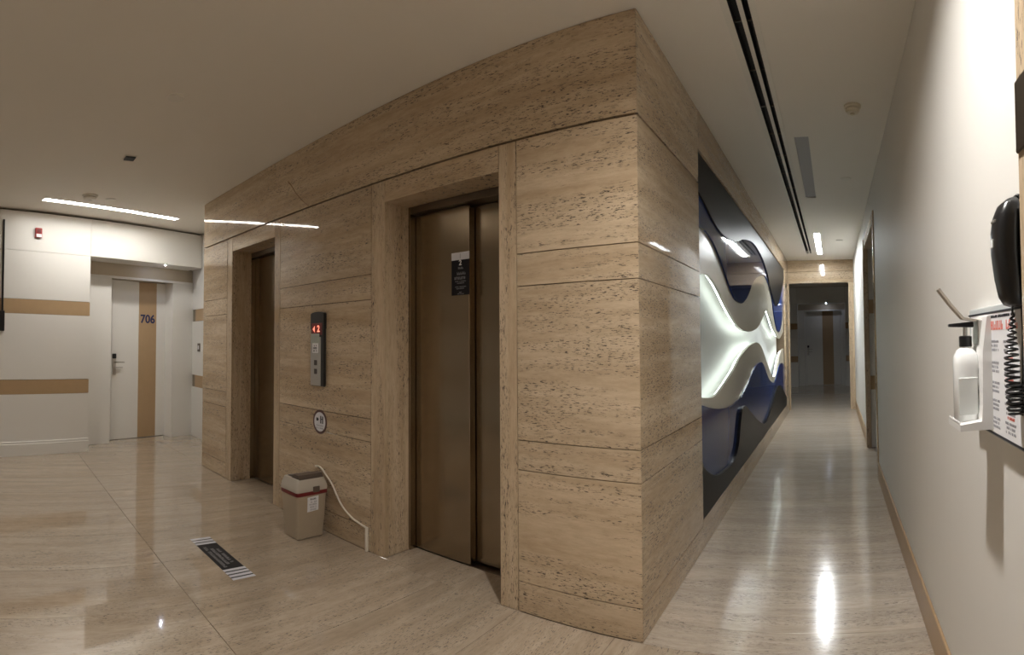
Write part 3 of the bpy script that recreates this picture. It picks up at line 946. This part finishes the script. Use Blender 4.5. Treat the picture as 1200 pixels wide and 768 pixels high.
def smoke(x, y, label, mat, r=0.05):
    t = thing('smoke_detector', (x, y, H), label, 'smoke detector')
    MB().lathe([(r * 1.1, 0), (r * 1.12, -0.012), (r * 1.0, -0.016)], (x, y, H), n=24).build('base_plate', mat, t, True)
    MB().lathe([(r * 0.9, -0.0158), (r * 0.95, -0.03), (r * 0.75, -0.045), (r * 0.35, -0.048)], (x, y, H), n=24).build('sensor_dome', mat, t, True)
    MB().lathe([(r * 0.3, -0.0478), (r * 0.3, -0.056), (r * 0.15, -0.06)], (x, y, H), n=12).build('sensor_tip', mat, t, True)


smoke(0.951, 1.16, 'cream smoke detector on the corridor ceiling', M['fix_cream'], 0.048)
smoke(-4.36, -1.20, 'white smoke detector beside the glowing lobby strip light', M['fix_white'], 0.07)


def disc(x, y, r, name, label, cat, mat, th=0.008):
    t = thing(name, (x, y, H), label, cat)
    MB().lathe([(r, -0.0002), (r, -th * 0.6), (r * 0.93, -th)], (x, y, H), n=28).build('rim', mat, t, True)
    MB().lathe([(r * 0.82, -th * 0.98), (r * 0.82, -th - 0.002)], (x, y, H), n=28).build('cover', mat, t, True)


disc(-2.128, -1.094, 0.053, 'ceiling_disc', 'round white cover plate on the lobby ceiling', 'cover plate', M['fix_white'])
disc(-4.45, -0.97, 0.055, 'ceiling_disc', 'small pale cover plate behind the lobby strip light', 'cover plate', M['fix_white'])
disc(0.945, 2.655, 0.05, 'ceiling_disc', 'small flat cover plate on the corridor ceiling beyond the unlit strip', 'cover plate', M['fix_white'], 0.005)
disc(0.92, 5.64, 0.05, 'ceiling_disc', 'faint cover plate on the corridor ceiling beside the glowing strip', 'cover plate', M['fix_white'], 0.005)

bs = thing('ceiling_sensor', (-3.205, -1.095, H), 'small black rectangular sensor on the lobby ceiling', 'sensor')
MB().box((-3.255, -1.145, H - 0.006), (-3.155, -1.045, H - 0.0002), 0.002).build('bezel', M['fix_white'], bs)
MB().box((-3.245, -1.135, H - 0.016), (-3.165, -1.055, H - 0.0055), 0.002).build('black_eye', M['black_matt'], bs)

# small led under the niche lintels
for (p, lab_) in ((TL_(1.55, -0.05, 2.245), 'tiny led spot under the lintel above door 706'), (TF(0.62, -0.05, 2.245), 'tiny led spot under the far door lintel')):
    t = thing('led_spot', p, lab_, 'ceiling light')
    MB().lathe([(0.014, 0.0), (0.014, -0.006), (0.010, -0.007)], p, n=12).build('ring', M['fix_white'], t)
    MB().lathe([(0.008, -0.0068), (0.008, -0.009)], p, n=12).build('lens', M['lamp_small'], t)

# ------------------------------------------------------------------ left wall fittings
al = thing('fire_alarm', TL_(-0.182, 0.0, 2.39), 'small red fire alarm sounder high on the white panel', 'fire alarm')
MB().box((-0.222, 0.0005, 2.395), (-0.142, 0.03, 2.505), 0.006, T=TL_).build('housing', M['red'], al)
MB().box((-0.214, 0.0295, 2.400), (-0.150, 0.034, 2.436), 0.002, T=TL_).build('white_label', M['paper'], al)
MB().box((-0.205, 0.0295, 2.45), (-0.16, 0.036, 2.49), 0.004, T=TL_).build('grille', M['dark_red'], al)

ex = thing('cable_box', TL_(-0.60, 0.0, 1.36), 'thin black conduit down to a black box at the left picture edge', 'cable box')
MB().box((-0.593, 0.0005, 1.56), (-0.573, 0.02, 2.566), 0.003, T=TL_).build('conduit', M['black'], ex)
MB().box((-0.70, 0.0005, 1.355), (-0.560, 0.035, 1.575), 0.005, T=TL_).build('black_box', M['black'], ex)

sw = thing('wall_switch', (-5.78, 0.545, 1.2), 'small white switch with dark frame on the wall right of door 706', 'switch')
MB().box((-5.825, 0.540, 1.145), (-5.745, 0.5498, 1.255), 0.002).build('frame', M['steel_dark'], sw)
MB().box((-5.803, 0.536, 1.175), (-5.765, 0.5402, 1.225), 0.001).build('rocker', M['paper'], sw)

# ------------------------------------------------------------------ right wall: dispenser, notice, phone
sd = thing('soap_dispenser', (XW, -0.845, 1.04), 'white wall dispenser with black pump bottle and long elbow lever', 'dispenser')
yc = -0.845
bpm = MB()
prof = [(XW - 0.004, 1.046), (XW - 0.103, 1.046), (XW - 0.103, 1.060), (XW - 0.052, 1.066), (XW - 0.049, 1.10), (XW - 0.046, 1.225), (XW - 0.041, 1.26), (XW - 0.034, 1.306), (XW - 0.004, 1.313)]
bpm.extrude_poly([(x, yc - 0.062, z) for x, z in prof], (0, 0.124, 0))
bpm.build('wall_bracket', M['pump_white'], sd)
MB().box((XW - 0.1035, yc - 0.055, 1.0605), (XW - 0.1005, yc + 0.055, 1.067), 0.002).build('tray_lip', M['pump_white'], sd)


def sq(r, z, n=0.55):
    out = []
    for k in range(24):
        a = 2 * PI * k / 24
        c, s_ = math.cos(a), math.sin(a)
        e = (abs(c) ** 4 + abs(s_) ** 4) ** -0.25
        q = r * (n * e + (1 - n))
        out.append((XW - 0.071 + q * c, yc + q * s_, z))
    return out


MB().ring([sq(0.028, 1.062), sq(0.031, 1.066), sq(0.031, 1.195), sq(0.029, 1.215, 0.4), sq(0.021, 1.228, 0.1), sq(0.014, 1.234, 0.0), sq(0.014, 1.238, 0)]).build('bottle', M['bottle'], sd, True)
MB().box((XW - 0.098, yc - 0.0335, 1.078), (XW - 0.052, yc - 0.0305, 1.165), 0.0014).build('fill_window', M['gel_window'], sd)
pm = MB().lathe([(0.0155, 0), (0.0155, 0.024), (0.012, 0.026)], (XW - 0.071, yc, 1.2365), n=20).build('pump_collar', M['black'], sd, True)
MB().lathe([(0.0055, 0), (0.0055, 0.022)], (XW - 0.071, yc, 1.262), n=12).build('pump_stem', M['gel_window'], sd, True)
hd = MB()
hd.hexa([(XW - 0.112, yc - 0.007, 1.284), (XW - 0.052, yc - 0.011, 1.282), (XW - 0.052, yc + 0.011, 1.282), (XW - 0.112, yc + 0.007, 1.284),
         (XW - 0.112, yc - 0.006, 1.291), (XW - 0.052, yc - 0.010, 1.296), (XW - 0.052, yc + 0.010, 1.296), (XW - 0.112, yc + 0.006, 1.291)], 0.002)
hd.build('pump_head', M['black'], sd)
lv = MB()
lp = [(XW - 0.010, 1.298), (XW - 0.045, 1.298), (XW - 0.078, 1.304), (XW - 0.105, 1.335), (XW - 0.135, 1.374)]
for (a, b_) in zip(lp[:-1], lp[1:]):
    dx, dz = b_[0] - a[0], b_[1] - a[1]
    l = math.hypot(dx, dz); nx, nz = -dz / l * 0.0028, dx / l * 0.0028
    q = [(a[0] - nx, a[1] - nz), (b_[0] - nx, b_[1] - nz), (b_[0] + nx, b_[1] + nz), (a[0] + nx, a[1] + nz)]
    wd = 0.014
    lv.hexa([(q[0][0], yc - wd, q[0][1]), (q[1][0], yc - wd, q[1][1]), (q[1][0], yc + wd, q[1][1]), (q[0][0], yc + wd, q[0][1]),
             (q[3][0], yc - wd, q[3][1]), (q[2][0], yc - wd, q[2][1]), (q[2][0], yc + wd, q[2][1]), (q[3][0], yc + wd, q[3][1])])
lv.build('elbow_lever', M['lever'], sd)
MB().box((XW - 0.046, yc - 0.024, 1.24), (XW - 0.026, yc + 0.024, 1.300), 0.002).build('pivot_block', M['steel'], sd)

# printed notice in an acrylic holder on a board
nb = thing('wall_notice', (XW, -1.0, 1.03), 'white printed notice with red heading behind the phone cord', 'notice')
MB().box((XW - 0.022, -1.25, 1.030), (XW - 0.0005, -0.70, 1.330), 0.002).build('backing_board', M['acrylic'], nb)
MB().box((XW - 0.0245, -1.245, 1.040), (XW - 0.0215, -0.725, 1.312), 0.0005).build('paper_sheet', M['paper'], nb)
MB().box((XW - 0.0255, -1.25, 1.0352), (XW - 0.0215, -0.705, 1.0395)).build('black_edge', M['ink'], nb)
MB().box((XW - 0.0255, -1.25, 1.3125), (XW - 0.0215, -0.705, 1.3165)).build('black_edge', M['ink'], nb)
VY = (0, -1, 0)
xs_ = XW - 0.0247
glyph_rows('red_heading', M['ink_red'], nb, (xs_, -0.985, 1.284), VY, UZ, [0.19], 0.020, 0.02, 41)
glyph_rows('title_line', M['ink'], nb, (xs_, -0.99, 1.304), VY, UZ, [0.18], 0.006, 0.02, 42)
for k, (za, yc_) in enumerate(((1.248, -0.925), (1.248, -1.03), (1.20, -0.925), (1.20, -1.03), (1.155, -0.925), (1.155, -1.03), (1.115, -0.925), (1.115, -1.03), (1.075, -0.925), (1.075, -1.03))):
    glyph_rows('small_print', M['ink_grey'], nb, (xs_, yc_, za), VY, UZ, [0.07, 0.055, 0.065], 0.0055, 0.0095, 50 + k)
    if k % 3 == 2: glyph_rows('red_note', M['ink_red'], nb, (xs_, -1.03, za + 0.012), VY, UZ, [0.05], 0.006, 0.01, 70 + k)

# trimline telephone
ph = thing('wall_phone', (XW, -1.095, 1.33), 'black corded wall telephone hanging beside the stone pier', 'telephone')
yp = -1.1
base = [(XW - 0.001, 1.325), (XW - 0.020, 1.322), (XW - 0.028, 1.332), (XW - 0.030, 1.42), (XW - 0.028, 1.505), (XW - 0.020, 1.528), (XW - 0.001, 1.526)]
b = MB().extrude_poly([(x, yp - 0.036, z) for x, z in base], (0, 0.072, 0)).build('phone_base', M['black'], ph)
rings = []
for (z, xo, th, wd) in ((1.316, 0.034, 0.006, 0.018), (1.320, 0.037, 0.016, 0.026), (1.335, 0.041, 0.022, 0.030), (1.37, 0.046, 0.024, 0.032), (1.42, 0.051, 0.025, 0.033), (1.46, 0.051, 0.025, 0.033),
                        (1.49, 0.047, 0.024, 0.032), (1.512, 0.042, 0.020, 0.029), (1.524, 0.036, 0.012, 0.022), (1.529, 0.032, 0.005, 0.012)):
    ring = []
    for k in range(20):
        a = 2 * PI * k / 20
        c, s_ = math.cos(a), math.sin(a)
        e = (abs(c) ** 3.2 + abs(s_) ** 3.2) ** (-1 / 3.2)
        ring.append((XW - xo + th * e * c, yp + wd * e * s_, z))
    rings.append(ring)
hs = MB().ring(rings).build('handset', M['black'], ph, True)
MB().box((XW - 0.0755, yp - 0.012, 1.478), (XW - 0.071, yp + 0.012, 1.483), 0.001).build('handset_badge', M['steel'], hs)
MB().box((XW - 0.0785, yp - 0.006, 1.43), (XW - 0.0745, yp + 0.006, 1.446), 0.001).build('handset_button', M['bottle'], hs)
MB().box((XW - 0.030, yp - 0.012, 1.526), (XW - 0.012, yp + 0.012, 1.536), 0.003).build('cradle_hook', M['black'], ph)
# coiled cord hanging from handset and base
pts = []
top = Vector((XW - 0.041, -1.105, 1.318)); bot = Vector((XW - 0.058, -1.105, 1.105))
pts.append((top.x, top.y, top.z + 0.004)); pts.append((top.x, top.y, 1.305))
turns, nseg = 17, 17 * 14
for i in range(nseg + 1):
    t = i / nseg
    z = 1.298 - 0.185 * t
    r = 0.0035 + 0.0105 * min(1, t * 2.2)
    a = 2 * PI * turns * t
    sag = 0.004 * math.sin(t * 3)
    pts.append((top.x + r * math.cos(a) - sag, top.y + r * math.sin(a), z))
MB().tube(pts, 0.0023, 6).build('coiled_cord', M['black'], ph, True)
pts = []
for i in range(9 * 14 + 1):
    t = i / (9 * 14)
    a = 2 * PI * 9 * t
    z = 1.106 + 0.060 * t
    r = 0.0145
    pts.append((top.x + 0.001 + r * math.cos(a), top.y - 0.004 + r * math.sin(a), z))
pts += [(XW - 0.030, -1.125, 1.18), (XW - 0.029, -1.128, 1.26), (XW - 0.028, -1.122, 1.30), (XW - 0.024, -1.112, 1.324)]
MB().tube(pts, 0.0023, 6).build('coiled_cord', M['black'], ph, True)
MB().tube([(XW - 0.036, -1.09, 1.32), (XW - 0.036, -1.09, 1.28), (XW - 0.036, -1.092, 1.25)], 0.001, 5).build('thin_lead', M['steel_dark'], ph)

# the fittings on the right wall stand a little nearer the pier
for o in (sd, nb, ph, pl, pier):
    o.location.y -= 0.035
    o.location.z -= 0.006
